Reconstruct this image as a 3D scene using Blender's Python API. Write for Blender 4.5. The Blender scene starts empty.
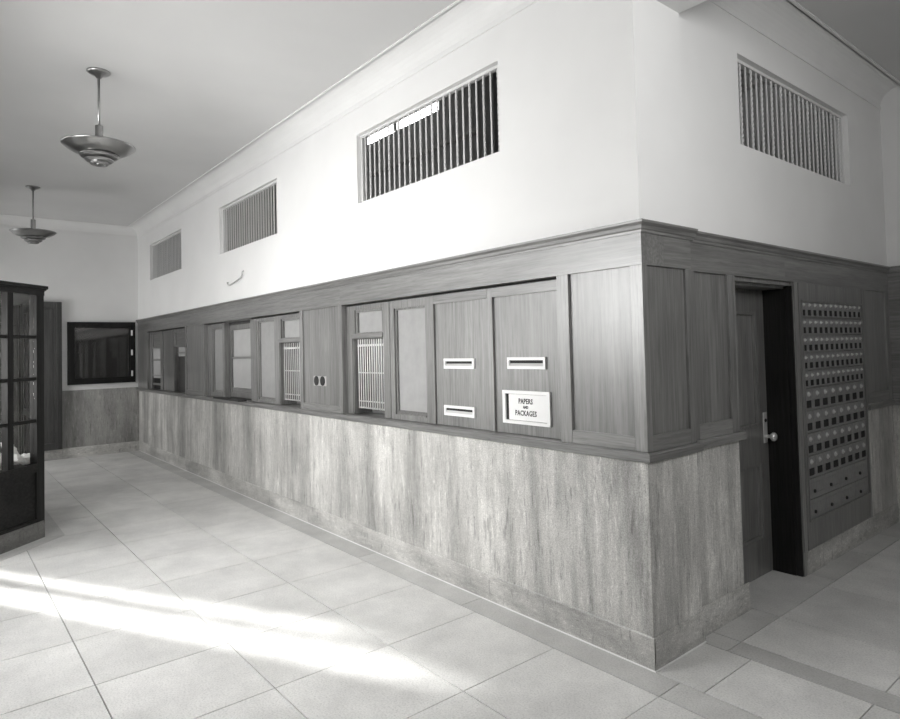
import bpy, bmesh, math, random
from mathutils import Vector, Matrix
random.seed(7)
S = bpy.context.scene
COL = S.collection
L = 9.817            # length of the long wall (runs along -X, face at y = 0)
YF = -3.4            # street wall of the lobby
XE = 2.9             # east wall of the wing
YE = 3.6             # end wall of the wing
HC = 3.66            # ceiling
XM = -0.03           # face of the mailbox wall
DX = Vector((1, 0, 0)); DY = Vector((0, 1, 0)); DZ = Vector((0, 0, 1))

WE = (-1.30, 0.20)     # added east wall window, a fill source for the wing

# ------------------------------------------------------------------ materials
def new_mat(name):
    m = bpy.data.materials.new(name); m.use_nodes = True
    nt = m.node_tree; nt.nodes.clear()
    out = nt.nodes.new('ShaderNodeOutputMaterial')
    b = nt.nodes.new('ShaderNodeBsdfPrincipled')
    nt.links.new(b.outputs[0], out.inputs[0])
    return m, nt, b, out

def tint(v):
    return (v, v * 0.9975, v * 0.990, 1)

def noise(nt, scale, detail=4, rough=0.6, vec=(1, 1, 1), rand=False):
    tc = nt.nodes.new('ShaderNodeTexCoord')
    mp = nt.nodes.new('ShaderNodeMapping'); mp.inputs['Scale'].default_value = vec
    src = tc.outputs['Object']
    if rand:
        oi = nt.nodes.new('ShaderNodeObjectInfo')
        mu = nt.nodes.new('ShaderNodeMath'); mu.operation = 'MULTIPLY'; mu.inputs[1].default_value = 37.0
        nt.links.new(oi.outputs['Random'], mu.inputs[0])
        ad = nt.nodes.new('ShaderNodeVectorMath'); ad.operation = 'ADD'
        nt.links.new(src, ad.inputs[0]); nt.links.new(mu.outputs[0], ad.inputs[1]); src = ad.outputs[0]
    nt.links.new(src, mp.inputs['Vector'])
    n = nt.nodes.new('ShaderNodeTexNoise')
    n.inputs['Scale'].default_value = scale; n.inputs['Detail'].default_value = detail
    n.inputs['Roughness'].default_value = rough
    nt.links.new(mp.outputs[0], n.inputs['Vector'])
    return n.outputs[0]

def ramp(nt, sock, stops):
    r = nt.nodes.new('ShaderNodeValToRGB')
    e = r.color_ramp.elements
    e[0].position, e[0].color = stops[0][0], tint(stops[0][1])
    e[1].position, e[1].color = stops[-1][0], tint(stops[-1][1])
    for p, v in stops[1:-1]:
        k = e.new(p); k.color = tint(v)
    nt.links.new(sock, r.inputs[0])
    return r.outputs[0]

def mix(nt, a, b, fac, mode='MULTIPLY'):
    m = nt.nodes.new('ShaderNodeMix'); m.data_type = 'RGBA'; m.blend_type = mode
    if isinstance(fac, (int, float)): m.inputs[0].default_value = fac
    else: nt.links.new(fac, m.inputs[0])
    for s, i in ((a, 6), (b, 7)):
        if hasattr(s, 'links'): nt.links.new(s, m.inputs[i])
        else: m.inputs[i].default_value = s
    return m.outputs[2]

def bump(nt, b, sock, strength, dist=0.002):
    n = nt.nodes.new('ShaderNodeBump'); n.inputs['Strength'].default_value = strength
    n.inputs['Distance'].default_value = dist
    nt.links.new(sock, n.inputs['Height']); nt.links.new(n.outputs[0], b.inputs['Normal'])

def plain(name, v, rough=0.5, metal=0.0, var=0.06, scale=6):
    m, nt, b, o = new_mat(name)
    n = noise(nt, scale, 3, 0.6)
    c = ramp(nt, n, [(0.3, v * (1 - var)), (0.7, v * (1 + var))])
    nt.links.new(c, b.inputs['Base Color'])
    b.inputs['Roughness'].default_value = rough; b.inputs['Metallic'].default_value = metal
    return m

def wood(name, lo, hi, vec, rough=0.36, spec=1.0, coat=0.55):
    m, nt, b, o = new_mat(name)
    fine = noise(nt, 1.0, 5, 0.65, tuple(v * 1.0 for v in vec), True)
    broad = noise(nt, 1.0, 3, 0.55, tuple(v * 0.12 for v in vec), True)
    fleck = noise(nt, 1.0, 2, 0.5, tuple(v * 2.6 if v > 20 else v * 3.5 for v in vec), True)
    c1 = ramp(nt, fine, [(0.28, lo), (0.5, (lo + hi) / 2), (0.72, hi)])
    c2 = ramp(nt, broad, [(0.3, 0.78), (0.7, 1.12)])
    c3 = ramp(nt, fleck, [(0.33, 0.66), (0.46, 1.0)])
    oi = nt.nodes.new('ShaderNodeObjectInfo')
    c4 = ramp(nt, oi.outputs['Random'], [(0.0, 0.88), (1.0, 1.1)])
    c = mix(nt, mix(nt, mix(nt, c1, c2, 1), c3, 0.8), c4, 1)
    nt.links.new(c, b.inputs['Base Color'])
    b.inputs['Roughness'].default_value = rough
    b.inputs['Specular IOR Level'].default_value = spec
    b.inputs['Coat Weight'].default_value = coat; b.inputs['Coat Roughness'].default_value = 0.34; b.inputs['Coat IOR'].default_value = 1.55

    return m

def marble(name, dark, light, rough=0.4, vscale=(2.1, 2.1, 0.24), horizontal=False):
    m, nt, b, o = new_mat(name)
    v2 = (0.6, 0.6, 9.0) if horizontal else (11.0, 11.0, 0.9)
    fz = (22, 22, 60) if horizontal else (60, 60, 9)
    big = noise(nt, 1.0, 6, 0.66, vscale)
    mid = noise(nt, 1.0, 5, 0.68, v2)
    pits = noise(nt, 1.0, 3, 0.75, fz)
    spots = noise(nt, 1.0, 2, 0.6, (34, 34, 6))
    tiny = noise(nt, 150, 2, 0.6)
    cloud = noise(nt, 2.2, 4, 0.6)
    c1 = ramp(nt, big, [(0.30, dark), (0.42, (dark + light) * 0.48), (0.55, light), (0.72, light * 1.15)])
    c2 = ramp(nt, mid, [(0.28, 0.74), (0.5, 1.0), (0.72, 1.12)])
    c3 = ramp(nt, pits, [(0.28, 0.36), (0.40, 0.92), (0.58, 1.0), (0.70, 1.5)])
    c4 = ramp(nt, tiny, [(0.3, 0.70), (0.7, 1.2)])
    c5 = ramp(nt, spots, [(0.30, 0.55), (0.38, 1.0)])
    c6 = ramp(nt, cloud, [(0.3, 0.78), (0.7, 1.12)])
    c = mix(nt, mix(nt, mix(nt, c1, c2, 1), c3, 0.8), mix(nt, mix(nt, c4, c5, 0.7), c6, 1), 1)
    nt.links.new(c, b.inputs['Base Color'])
    b.inputs['Roughness'].default_value = rough

    return m

def tile_mat(name, v, spread, rough=0.42):
    m, nt, b, o = new_mat(name)
    g = nt.nodes.new('ShaderNodeNewGeometry')
    c0 = ramp(nt, g.outputs['Random Per Island'], [(0, v * (1 - spread)), (1, v * (1 + spread))])
    cl = noise(nt, 2.4, 5, 0.65)
    sp = noise(nt, 110, 3, 0.7)
    c1 = ramp(nt, cl, [(0.3, 0.80), (0.7, 1.09)])
    c2 = ramp(nt, sp, [(0.3, 0.70), (0.5, 1.0), (0.72, 1.12)])
    c = mix(nt, mix(nt, c0, c1, 1), c2, 0.8)
    nt.links.new(c, b.inputs['Base Color'])
    b.inputs['Roughness'].default_value = rough
    b.inputs['Specular IOR Level'].default_value = 0.4
    return m

def clear_glass(name, ior=1.45, rough=0.02, dark=0.97):
    m, nt, b, o = new_mat(name)
    nt.nodes.remove(b)
    t = nt.nodes.new('ShaderNodeBsdfTransparent'); t.inputs[0].default_value = tint(dark)
    g = nt.nodes.new('ShaderNodeBsdfGlossy'); g.inputs['Roughness'].default_value = rough
    lw = nt.nodes.new('ShaderNodeLayerWeight'); lw.inputs[0].default_value = 0.5
    pw = nt.nodes.new('ShaderNodeMath'); pw.operation = 'POWER'; pw.inputs[1].default_value = 5.0
    nt.links.new(lw.outputs['Facing'], pw.inputs[0])
    f = nt.nodes.new('ShaderNodeMath'); f.operation = 'MULTIPLY_ADD'; f.inputs[1].default_value = 0.95; f.inputs[2].default_value = 0.045
    nt.links.new(pw.outputs[0], f.inputs[0])
    x = nt.nodes.new('ShaderNodeMixShader')
    nt.links.new(f.outputs[0], x.inputs[0]); nt.links.new(t.outputs[0], x.inputs[1]); nt.links.new(g.outputs[0], x.inputs[2])
    nt.links.new(x.outputs[0], o.inputs[0])
    return m

def glow(name, v, strength):
    m, nt, b, o = new_mat(name)
    nt.nodes.remove(b)
    e = nt.nodes.new('ShaderNodeEmission'); e.inputs[0].default_value = tint(v); e.inputs[1].default_value = strength
    nt.links.new(e.outputs[0], o.inputs[0])
    return m

GV, GX, GY = (55, 55, 2.2), (2.2, 55, 55), (55, 2.2, 55)
M = dict(
    plaster=plain('plaster', 0.84, 0.9, var=0.025, scale=1.5),
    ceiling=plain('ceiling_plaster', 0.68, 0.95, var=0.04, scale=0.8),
    oak_v=wood('oak_vertical', 0.09, 0.265, GV), oak_x=wood('oak_along_wall', 0.09, 0.265, GX),
    oak_y=wood('oak_across', 0.09, 0.265, GY),
    mid_v=wood('brown_wood_vertical', 0.04, 0.09, GV, 0.4, 0.4, 0.0),
    plinth=marble('marble_plinth', 0.08, 0.17, 0.4, (1.2, 1.2, 3.0), True),  # base marble darkened, so the plinth's lack of light is in the colour
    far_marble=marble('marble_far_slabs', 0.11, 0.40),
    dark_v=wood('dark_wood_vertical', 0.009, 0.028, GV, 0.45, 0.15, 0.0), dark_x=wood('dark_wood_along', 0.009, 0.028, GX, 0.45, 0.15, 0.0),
    shade_v=wood('side_oak_vertical', 0.09, 0.265, GV),
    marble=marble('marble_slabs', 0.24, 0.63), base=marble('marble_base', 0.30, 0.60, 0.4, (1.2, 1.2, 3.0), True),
    tile=tile_mat('floor_slabs', 0.76, 0.05), border=tile_mat('floor_border', 0.60, 0.08),
    grout=plain('grout', 0.07, 0.95),
    obscure=plain('obscure_glass', 0.34, 0.28, var=0.08, scale=9),
    back=plain('dim_back', 0.15, 0.6),
    shade=plain('drawn_shade', 0.44, 0.45, var=0.05),
    glass=clear_glass('clear_glass'),
    darkglass=plain('dark_glazing', 0.012, 0.06),
    white=plain('white_enamel', 0.86, 0.35, var=0.02),
    ink=plain('black_ink', 0.02, 0.6),
    slot=plain('slot_dark', 0.02, 0.8),
    alum=plain('spun_aluminium', 0.34, 0.30, 1.0, var=0.05),
    brass=plain('polished_metal', 0.72, 0.35, 0.55, var=0.04),
    bar=plain('bar_paint', 0.74, 0.5, var=0.03),
    grille=plain('grille_metal', 0.62, 0.35, 0.7, var=0.04),
    boxmetal=plain('box_metal', 0.30, 0.42, 0.35, var=0.15, scale=40),
    dial=plain('dial_metal', 0.55, 0.4, 0.25),
    paper=plain('paper', 0.8, 0.8, var=0.06),
    room=plain('workroom_paint', 0.5, 0.9), black=plain('black_fitting', 0.02, 0.4),
    lit=glow('daylit_pane', 1.0, 14.0),
    frost=plain('street_window_pane', 0.75, 0.6),
)

# ------------------------------------------------------------------ mesh builder
class MB:
    def __init__(self): self.bm = bmesh.new()
    def obox(self, o, d, n, s0, s1, n0, n1, z0, z1, bev=0.0):
        o, d, n = Vector(o), Vector(d), Vector(n)
        vs = []
        for z in (z0, z1):
            for s, t in ((s0, n0), (s1, n0), (s1, n1), (s0, n1)):
                vs.append(self.bm.verts.new(o + d * s + n * t + DZ * z))
        fs = [self.bm.faces.new([vs[i] for i in q]) for q in
              ((3, 2, 1, 0), (4, 5, 6, 7), (0, 1, 5, 4), (1, 2, 6, 5), (2, 3, 7, 6), (3, 0, 4, 7))]
        if d.cross(n).z < 0: bmesh.ops.reverse_faces(self.bm, faces=fs)
        if bev > 0:
            es = list({e for f in fs for e in f.edges})
            bmesh.ops.bevel(self.bm, geom=es, offset=bev, segments=1, affect='EDGES', profile=0.5)
        return self
    def box(self, x0, x1, y0, y1, z0, z1, bev=0.0):
        return self.obox((0, 0, 0), DX, DY, min(x0, x1), max(x0, x1), min(y0, y1), max(y0, y1), min(z0, z1), max(z0, z1), bev)
    def tube(self, pts, r, n=8, cap=True):
        pts = [Vector(p) for p in pts]; rings = []
        for i, p in enumerate(pts):
            t = (pts[min(i + 1, len(pts) - 1)] - pts[max(i - 1, 0)]).normalized()
            u = t.orthogonal().normalized() if i == 0 else (pu - t * pu.dot(t)).normalized()
            pu = u; w = t.cross(u)
            rings.append([self.bm.verts.new(p + (u * math.cos(a) + w * math.sin(a)) * r) for a in (2 * math.pi * k / n for k in range(n))])
        for a, b in zip(rings, rings[1:]):
            for k in range(n): self.bm.faces.new((a[k], a[(k + 1) % n], b[(k + 1) % n], b[k]))
        if cap: self.bm.faces.new(rings[0][::-1]); self.bm.faces.new(rings[-1])
        return self
    def lathe(self, c, prof, n=48, axis=DZ):
        axis = Vector(axis).normalized(); c = Vector(c)
        u = axis.orthogonal().normalized(); w = axis.cross(u); rings = []
        for r, z in prof:
            if r < 1e-5: rings.append([self.bm.verts.new(c + axis * z)])
            else: rings.append([self.bm.verts.new(c + axis * z + (u * math.cos(2 * math.pi * k / n) + w * math.sin(2 * math.pi * k / n)) * r) for k in range(n)])
        for a, b in zip(rings, rings[1:]):
            if len(a) == 1 and len(b) == 1: continue
            for k in range(n):
                k2 = (k + 1) % n
                if len(a) == 1: self.bm.faces.new((a[0], b[k2], b[k]))
                elif len(b) == 1: self.bm.faces.new((a[k], a[k2], b[0]))
                else: self.bm.faces.new((a[k], a[k2], b[k2], b[k]))
        return self
    def twist(self, x, y, z0, z1, r, turns, seg):
        rings = []
        for i in range(seg + 1):
            a0 = 2 * math.pi * turns * i / seg; z = z0 + (z1 - z0) * i / seg
            rings.append([self.bm.verts.new((x + r * math.cos(a0 + k * math.pi / 2), y + r * math.sin(a0 + k * math.pi / 2), z)) for k in range(4)])
        for a, b in zip(rings, rings[1:]):
            for k in range(4): self.bm.faces.new((a[k], a[(k + 1) % 4], b[(k + 1) % 4], b[k]))
        self.bm.faces.new(rings[0][::-1]); self.bm.faces.new(rings[-1])
        return self
    def extrude(self, o, d, n, prof, s0, s1, m0=0, m1=0):
        """closed profile of (outward along n, z), run along d from s0 to s1"""
        o, d, n = Vector(o), Vector(d), Vector(n)
        A = [self.bm.verts.new(o + d * (s0 - m0 * t) + n * t + DZ * z) for t, z in prof]
        B = [self.bm.verts.new(o + d * (s1 + m1 * t) + n * t + DZ * z) for t, z in prof]
        k = len(prof)
        for i in range(k): self.bm.faces.new((A[i], A[(i + 1) % k], B[(i + 1) % k], B[i]))
        self.bm.faces.new(A[::-1]); self.bm.faces.new(B)
        bmesh.ops.recalc_face_normals(self.bm, faces=self.bm.faces[:])
        return self

def world_of(o):
    v = Vector((0, 0, 0))
    while o is not None: v += o.location; o = o.parent
    return v

def obj(name, mb, mat, parent=None, smooth=False, origin=None, local=False):
    bm = mb.bm
    base = Vector(origin) if origin is not None else Vector((0, 0, 0))
    pw = world_of(parent) if parent is not None else Vector((0, 0, 0))
    if not local:
        if parent is not None and origin is None: base = pw
        bmesh.ops.translate(bm, verts=bm.verts[:], vec=-base)
    bmesh.ops.recalc_face_normals(bm, faces=bm.faces[:])
    me = bpy.data.meshes.new(name); bm.to_mesh(me); bm.free()
    if smooth:
        for p in me.polygons: p.use_smooth = True
    me.materials.append(M[mat] if isinstance(mat, str) else mat)
    o = bpy.data.objects.new(name, me); COL.objects.link(o)
    if parent is not None:
        o.parent = parent; o.location = (base - pw) if not local else Vector(origin or (0, 0, 0))
    else:
        o.location = base
    return o

def tag(o, label, cat, group=None):
    o['label'] = label; o['category'] = cat
    if group: o['group'] = group
    return o

def thing(name, loc, label, cat, group=None):
    o = bpy.data.objects.new(name, None); COL.objects.link(o)
    o.location = loc; o.empty_display_size = 0.05
    return tag(o, label, cat, group)

def struct(name, mb, mat, parent=None, smooth=False):
    o = obj(name, mb, mat, parent, smooth)
    if parent is None: o['kind'] = 'structure'
    return o

def copy_part(o, parent, loc):
    c = o.copy(); COL.objects.link(c); c.parent = parent; c.location = loc
    return c

# ------------------------------------------------------------------ floor
def tiles(mb, xs, ys, z=0.0, gap=0.006, th=0.012, skip=None):
    for x0, x1 in zip(xs, xs[1:]):
        for y0, y1 in zip(ys, ys[1:]):
            if skip and skip(0.5 * (x0 + x1), 0.5 * (y0 + y1)): continue
            mb.box(x0 + gap / 2, x1 - gap / 2, y0 + gap / 2, y1 - gap / 2, z - th, z)
fl = MB()
xs = [-0.49 - 0.616 * k for k in range(15)][::-1]
xs = [-L] + [x for x in xs if x > -L + 0.1] + [0.13, 0.75, 1.37, 1.99, 2.61, XE]
ys = [YF] + [-0.77 - 0.62 * k for k in range(4)][::-1] + [-0.168]
tiles(fl, xs, ys)
tiles(fl, [0.0, 0.247, 0.775, 1.40, 2.02, 2.64, XE], [0.0, 0.437])
tiles(fl, [0.125, 0.777, 1.40, 2.02, 2.64, XE], [0.58, 1.025, 1.68, 2.26, 2.88, YE])
struct('floor', fl, 'tile')
st = MB()
xb = [-L] + [-L + 1.225 * k for k in range(1, 8)] + [0.13, 1.3, XE]
tiles(st, xb, [-0.168, 0.0])
tiles(st, [-0.05, 0.125, 1.25, XE], [0.437, 0.58])
tiles(st, [-0.25, 0.125], [0.58, 1.025, 1.82])
tiles(st, [-0.05, 0.125], [1.82, 2.5, 3.1, YE])
struct('trim_1', st, 'border')
struct('floor_bed', MB().box(-L - 0.3, XE + 0.3, YF - 0.9, YE + 0.3, -0.12, -0.0135), 'grout')

# ------------------------------------------------------------------ long wall
VZ0, VZ1 = 2.73, 3.285
VENTS = [(-2.665, -0.985), (-5.885, -4.225), (-9.04, -7.40)]
w = MB()
PY = 0.012; WT = 0.26; WU = 0.112
w.box(-L, -0.012, PY, WU, 2.10, VZ0); w.box(-L, -0.012, PY, WU, VZ1, HC)
edges = [-L] + sorted([v for p in VENTS for v in p]) + [-0.012]
for a, b in zip(edges[::2], edges[1::2]): w.box(a, b, PY, WU, VZ0, VZ1)
struct('wall_long', w, 'plaster')
struct('wall_long_marble', MB().box(-L, -0.01, 0.008, WT, 0.0, 0.98), 'marble')
struct('baseboard_long', MB().extrude((0, 0, 0), DX, -DY, [(-0.0085, 0), (0.0, 0), (0.0, 0.150), (-0.0035, 0.156), (-0.0085, 0.156)], -L, 0.0), 'base')
struct('trim_12', MB().box(-L + 0.02, 0.004, -0.005, 0.0, 0.0, 0.005).box(0.0, 0.005, 0.0, 0.45, 0.0, 0.005), 'white')
def cove(name, o, d, n, s0, s1):
    prof = [(0, HC)]
    for k in range(9):
        a = math.pi / 2 * k / 8
        prof.append((0.15 - 0.15 * math.cos(a) if False else 0.15 * (1 - math.cos(a)) * 1.0, HC - 0.15 + 0.15 * math.sin(a)))
    prof += [(0.165, HC), (0.165, HC - 0.008), (0.185, HC - 0.008), (0.185, HC)]
    prof = [(0, HC), (0, HC - 0.160), (0.007, HC - 0.160), (0.007, HC - 0.150)] + prof[2:]
    struct(name, MB().extrude(o, d, n, prof, s0, s1), 'plaster')
cove('trim_2', (0, PY, 0), DX, -DY, -L, 0.0)

# pier and mailbox wall (faces +X)
w = MB()
w.box(-0.26, -0.012, WU, 0.43, 2.10, HC)
struct('wall_pier', w, 'plaster')
SV0, SV1 = 1.10, 2.84
w = MB()
xa, xb_ = -0.134, -0.034
w.box(xa, xb_, 0.43, YE, 2.10, VZ0); w.box(xa, xb_, 0.43, YE, VZ1, HC)
w.box(xa, xb_, 0.43, SV0, VZ0, VZ1); w.box(xa, xb_, SV1, YE, VZ0, VZ1)
struct('wall_mailbox', w, 'plaster')
cove('trim_3', (xb_, 0, 0), DY, DX, 0.43, YE)
struct('wall_pier_marble', MB().box(-0.26, -0.008, 0.012, 0.443, 0.0, 0.98), 'marble')
struct('wall_mailbox_marble', MB().box(-0.20, -0.038, 0.443, 0.948, 0.0, 0.98).box(-0.20, -0.038, 2.985, YE, 0.0, 0.98), 'marble')
bp = [(-0.0075, 0), (0.0, 0), (0.0, 0.150), (-0.0035, 0.156), (-0.0075, 0.156)]
struct('baseboard_pier', MB().extrude((0, 0, 0), DY, DX, bp, 0.0005, 0.456), 'base')
bq = [(-0.17, 0), (0.0, 0), (0.0, 0.150), (-0.0035, 0.156), (-0.17, 0.156)]
bq1 = [(-0.0075, 0), (0.0, 0), (0.0, 0.150), (-0.0035, 0.156), (-0.0075, 0.156)]
struct('baseboard_mailbox', MB().extrude((XM, 0, 0), DY, DX, bq1, 0.456, 1.0), 'base')
struct('baseboard_boxes', MB().extrude((XM, 0, 0), DY, DX, bq, 1.79, 2.985).extrude((XM, 0, 0), DY, DX, bq1, 2.985, YE), 'base')

# end wall, east wall, street wall, far wall, ceiling, beam
struct('wall_end', MB().box(-0.3, XE, YE, YE + 0.2, 2.10, HC), 'plaster')
struct('wall_end_marble', MB().box(-0.3, XE, YE - 0.002, YE + 0.2, 0, 0.98), 'marble')
struct('trim_4', MB().box(-0.3, XE, YE - 0.012, YE + 0.2, 0.985, 2.10).box(XM, XE, YE - 0.03, YE, 2.10, 2.145).box(XM, XE, YE - 0.03, YE, 0.975, 1.028), 'oak_x')
struct('wall_east', MB().box(XE, XE + 0.2, YF, WE[0], 0, HC).box(XE, XE + 0.2, WE[1], YE + 0.2, 0, HC).box(XE, XE + 0.2, WE[0], WE[1], 0, 2.25).box(XE, XE + 0.2, WE[0], WE[1], 3.35, HC), 'plaster')
struct('trim_5', MB().box(XE - 0.03, XE, YF, YE, 0.98, 2.14), 'oak_y')
struct('wall_east_marble', MB().box(XE - 0.025, XE, YF, YE, 0, 0.89), 'marble')
f = MB()
for a, b in ((WE[0], WE[0] + 0.06), (WE[1] - 0.06, WE[1]), (-0.565, -0.535)): f.box(XE + 0.08, XE + 0.13, a, b, 2.25, 3.35)
for a, b in ((2.25, 2.31), (2.78, 2.81), (3.29, 3.35)): f.box(XE + 0.085, XE + 0.125, WE[0] + 0.06, WE[1] - 0.06, a, b)
o = struct('window_5', f, 'dark_v')  # invented window framing the wing fill light
obj('window_pane', MB().box(XE + 0.13, XE + 0.14, WE[0], WE[1], 2.25, 3.35), 'frost', o)
struct('wall_far', MB().box(-L - 0.2, -L, YF, 0.26, 0, HC), 'plaster')
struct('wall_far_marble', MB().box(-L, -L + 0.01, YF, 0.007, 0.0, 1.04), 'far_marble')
struct('baseboard_far', MB().extrude((-L + 0.011, 0, 0), DY, DX, [(-0.001, 0), (0.01, 0), (0.01, 0.15), (0.006, 0.156), (-0.001, 0.156)], YF, -0.001), 'base')
cove('trim_6', (-L, 0, 0), DY, DX, YF, PY)
struct('ceiling', MB().box(-L - 0.2, XE + 0.2, YF - 0.3, WU, HC, HC + 0.15).box(-0.134, XE + 0.2, WU, YE + 0.2, HC, HC + 0.15), 'ceiling')
struct('ceiling_beam', MB().box(-0.012, XE, 0.0, 0.43, 3.30, HC), 'plaster')

# street wall with its doorway, transom and windows
TD = (-6.86, -5.42)     # street doorway
TR = (-6.86, -3.60)     # transom light over the vestibule
WN = (-3.32, -1.4)       # window on the right
SL = (-5.28, -4.1)      # added obscure sidelight in the vestibule, made for sheen on the slot panels
WF = (-9.45, -8.15)     # window on the left
def street_wall():
    m = MB(); a, b = YF - 0.30, YF
    cuts = sorted({-L, *WF, *TR, *TD, *WN, *SL, XE})
    for x0, x1 in zip(cuts, cuts[1:]):
        xm = (x0 + x1) / 2; holes = []
        if TD[0] < xm < TD[1]: holes.append((0.0, 2.18))
        if TR[0] < xm < TR[1]: holes.append((2.30, 3.25))
        if SL[0] < xm < SL[1]: holes.insert(0, (0.85, 2.12))
        if WN[0] < xm < WN[1]: holes.append((0.95, 2.80))
        if WF[0] < xm < WF[1]: holes.append((0.80, 2.20))
        z = 0.0
        for h0, h1 in holes:
            if h0 > z: m.box(x0, x1, a, b, z, h0)
            z = h1
        m.box(x0, x1, a, b, z, HC)
    return m
struct('wall_street', street_wall(), 'plaster')
cove('trim_7', (0, YF, 0), DX, DY, -L, XE)
def street_window(n, x0, x1, z0, z1, cols, rows):
    f = MB(); y0, y1 = YF - 0.16, YF - 0.10
    f.box(x0, x0 + 0.06, y0, y1, z0, z1).box(x1 - 0.06, x1, y0, y1, z0, z1)
    f.box(x0 + 0.06, x1 - 0.06, y0, y1, z0, z0 + 0.06).box(x0 + 0.06, x1 - 0.06, y0, y1, z1 - 0.06, z1)
    for k in range(1, cols):
        x = x0 + (x1 - x0) * k / cols; f.box(x - 0.012, x + 0.012, y0 + 0.01, y1, z0 + 0.06, z1 - 0.06)
    for k in range(1, rows):
        z = z0 + (z1 - z0) * k / rows; f.box(x0 + 0.06, x1 - 0.06, y0 + 0.012, y1 - 0.002, z - 0.012, z + 0.012)
    o = struct('window_%d' % n, f, 'dark_v')
    obj('window_pane', MB().box(x0 + 0.05, x1 - 0.05, y0 - 0.02, y0 - 0.01, z0 + 0.05, z1 - 0.05), 'frost', o)
street_window(1, *TR, 2.30, 3.25, 3, 1)
street_window(2, *WN, 0.95, 2.80, 2, 3)
street_window(6, *SL, 0.85, 2.12, 2, 2)  # frame and pane of the added sidelight

street_window(3, *WF, 0.80, 2.20, 2, 2)
f = MB(); y0, y1 = YF - 0.12, YF - 0.06
for x in (TD[0], (TD[0] + TD[1]) / 2 - 0.03, TD[1] - 0.05): f.box(x - (0.04 if x == (TD[0] + TD[1]) / 2 - 0.03 else 0), x + (0.05 if x != (TD[0] + TD[1]) / 2 - 0.03 else 0.11), y0, y1, 0.0, 2.18)
f.box(TD[0] + 0.05, TD[1] - 0.05, y0 + 0.005, y1 - 0.005, 0.0, 0.10).box(TD[0] + 0.05, TD[1] - 0.05, y0 + 0.005, y1 - 0.005, 2.12, 2.18)
o = struct('door_2', f, 'dark_v')
obj('door_glass', MB().box(TD[0] + 0.04, TD[1] - 0.04, y0 + 0.025, y0 + 0.031, 0.09, 2.13), 'glass', o)
struct('pavement', MB().box(-14, 4, YF - 6, YF - 0.9, -0.16, -0.10), 'border')

# workroom behind the screen
struct('wall_workroom', MB().box(-L - 3, -0.3, 4.0, 4.2, 0, 5.62).box(-L - 3, -0.3, 4.0, 4.2, 5.92, 6.3)
       .box(-L - 3, -9.12, 4.0, 4.2, 5.62, 5.92).box(-8.06, -7.98, 3.98, 4.2, 5.62, 5.92).box(-6.72, -0.3, 4.0, 4.2, 5.62, 5.92)
       .box(-L - 3.2, -L - 3, 0.3, 4.2, 0, 6.3).box(-0.5, -0.3, 3.65, 4.2, 0, 6.3), 'room')
struct('wall_workroom_upper', MB().box(-L - 3, -0.02, 0.02, 0.24, HC + 0.16, 6.3).box(-0.28, -0.05, 0.26, 4.0, HC + 0.16, 6.3)
       .box(-L - 3, -L - 0.21, 0.02, 0.24, 0, HC + 0.16), 'room')
struct('ceiling_workroom', MB().box(-L - 3.2, -0.02, 0.02, 4.2, 6.3, 6.45), 'room')
struct('floor_workroom', MB().box(-L - 3.2, -0.32, 0.32, 4.2, -0.012, 0.0), 'border')
struct('window_4', MB().box(-9.12, -8.06, 4.10, 4.12, 5.62, 5.92).box(-7.98, -6.72, 4.10, 4.12, 5.62, 5.92), 'lit')
struct('trim_8', MB().box(-L - 2, -0.6, 3.93, 3.999, 4.95, 5.02).box(-L - 2, -0.6, 3.9, 3.999, 4.2, 4.32), 'border')
struct('trim_9', MB().box(-3.9, -3.6, 2.4, 2.7, 0, 6.3), 'room')

# ------------------------------------------------------------------ oak screen on the long wall
screen = thing('oak_screen', (-L / 2, 0.1, 0.98), 'long panelled oak screen with service windows above the marble of the long wall', 'screen')
ZL, ZF, ZT = 1.028, 1.93, 2.085
CORN = [(-0.02, ZT), (0.006, ZT), (0.008, ZT + 0.012), (0.014, ZT + 0.018), (0.018, ZT + 0.034), (0.030, ZT + 0.046), (0.030, ZT + 0.058), (-0.02, ZT + 0.058)]
obj('cornice', MB().extrude((0, 0, 0), DX, -DY, CORN, -L + 0.012, 0.0, 0, 1), 'oak_x', screen)
LED = [(-0.03, 0.98), (0.012, 0.98), (0.022, 0.985), (0.022, 1.018), (0.016, 1.027), (-0.03, ZL)]
obj('ledge', MB().extrude((0, 0, 0), DX, -DY, LED, -L + 0.012, 0.0, 0, 1), 'oak_x', screen)
obj('sill', MB().box(-L + 0.012, -0.02, 0.03, 0.24, 0.985, ZL - 0.004), 'oak_x', screen)
for a, b in ((-L + 0.012, -7.0), (-7.0, -2.97), (-2.97, 0.0)):
    obj('frieze', MB().box(a, b, 0.0, 0.19, ZF, ZT), 'oak_x', screen)
O1, O2, O3 = (-2.95, -0.552), (-6.47, -3.747), (-9.217, -7.257)
def solid_panel(x0, x1, px0, px1, pz0, pz1):
    m = MB().box(x0, px0, 0.0, 0.19, ZL, ZF, 0.0015); obj('stile', m, 'oak_v', screen)
    m = MB().box(px1, x1, 0.0, 0.045 if x1 == 0.0 else 0.19, ZL, ZF, 0.0015); obj('stile', m, 'oak_v', screen)
    obj('rail', MB().box(px0, px1, 0.0015, 0.19, ZL, pz0, 0.0015), 'oak_x', screen)
    if pz1 < ZF - 0.004: obj('rail', MB().box(px0, px1, 0.0015, 0.19, pz1, ZF), 'oak_x', screen)
    obj('panel', MB().box(px0, px1, 0.016, 0.19, pz0, min(pz1, ZF)), 'oak_v', screen)
solid_panel(-0.552, 0.0, -0.469, -0.070, 1.098, ZF)
solid_panel(-3.747, -2.95, -3.690, -2.995, 1.085, ZF)
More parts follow.
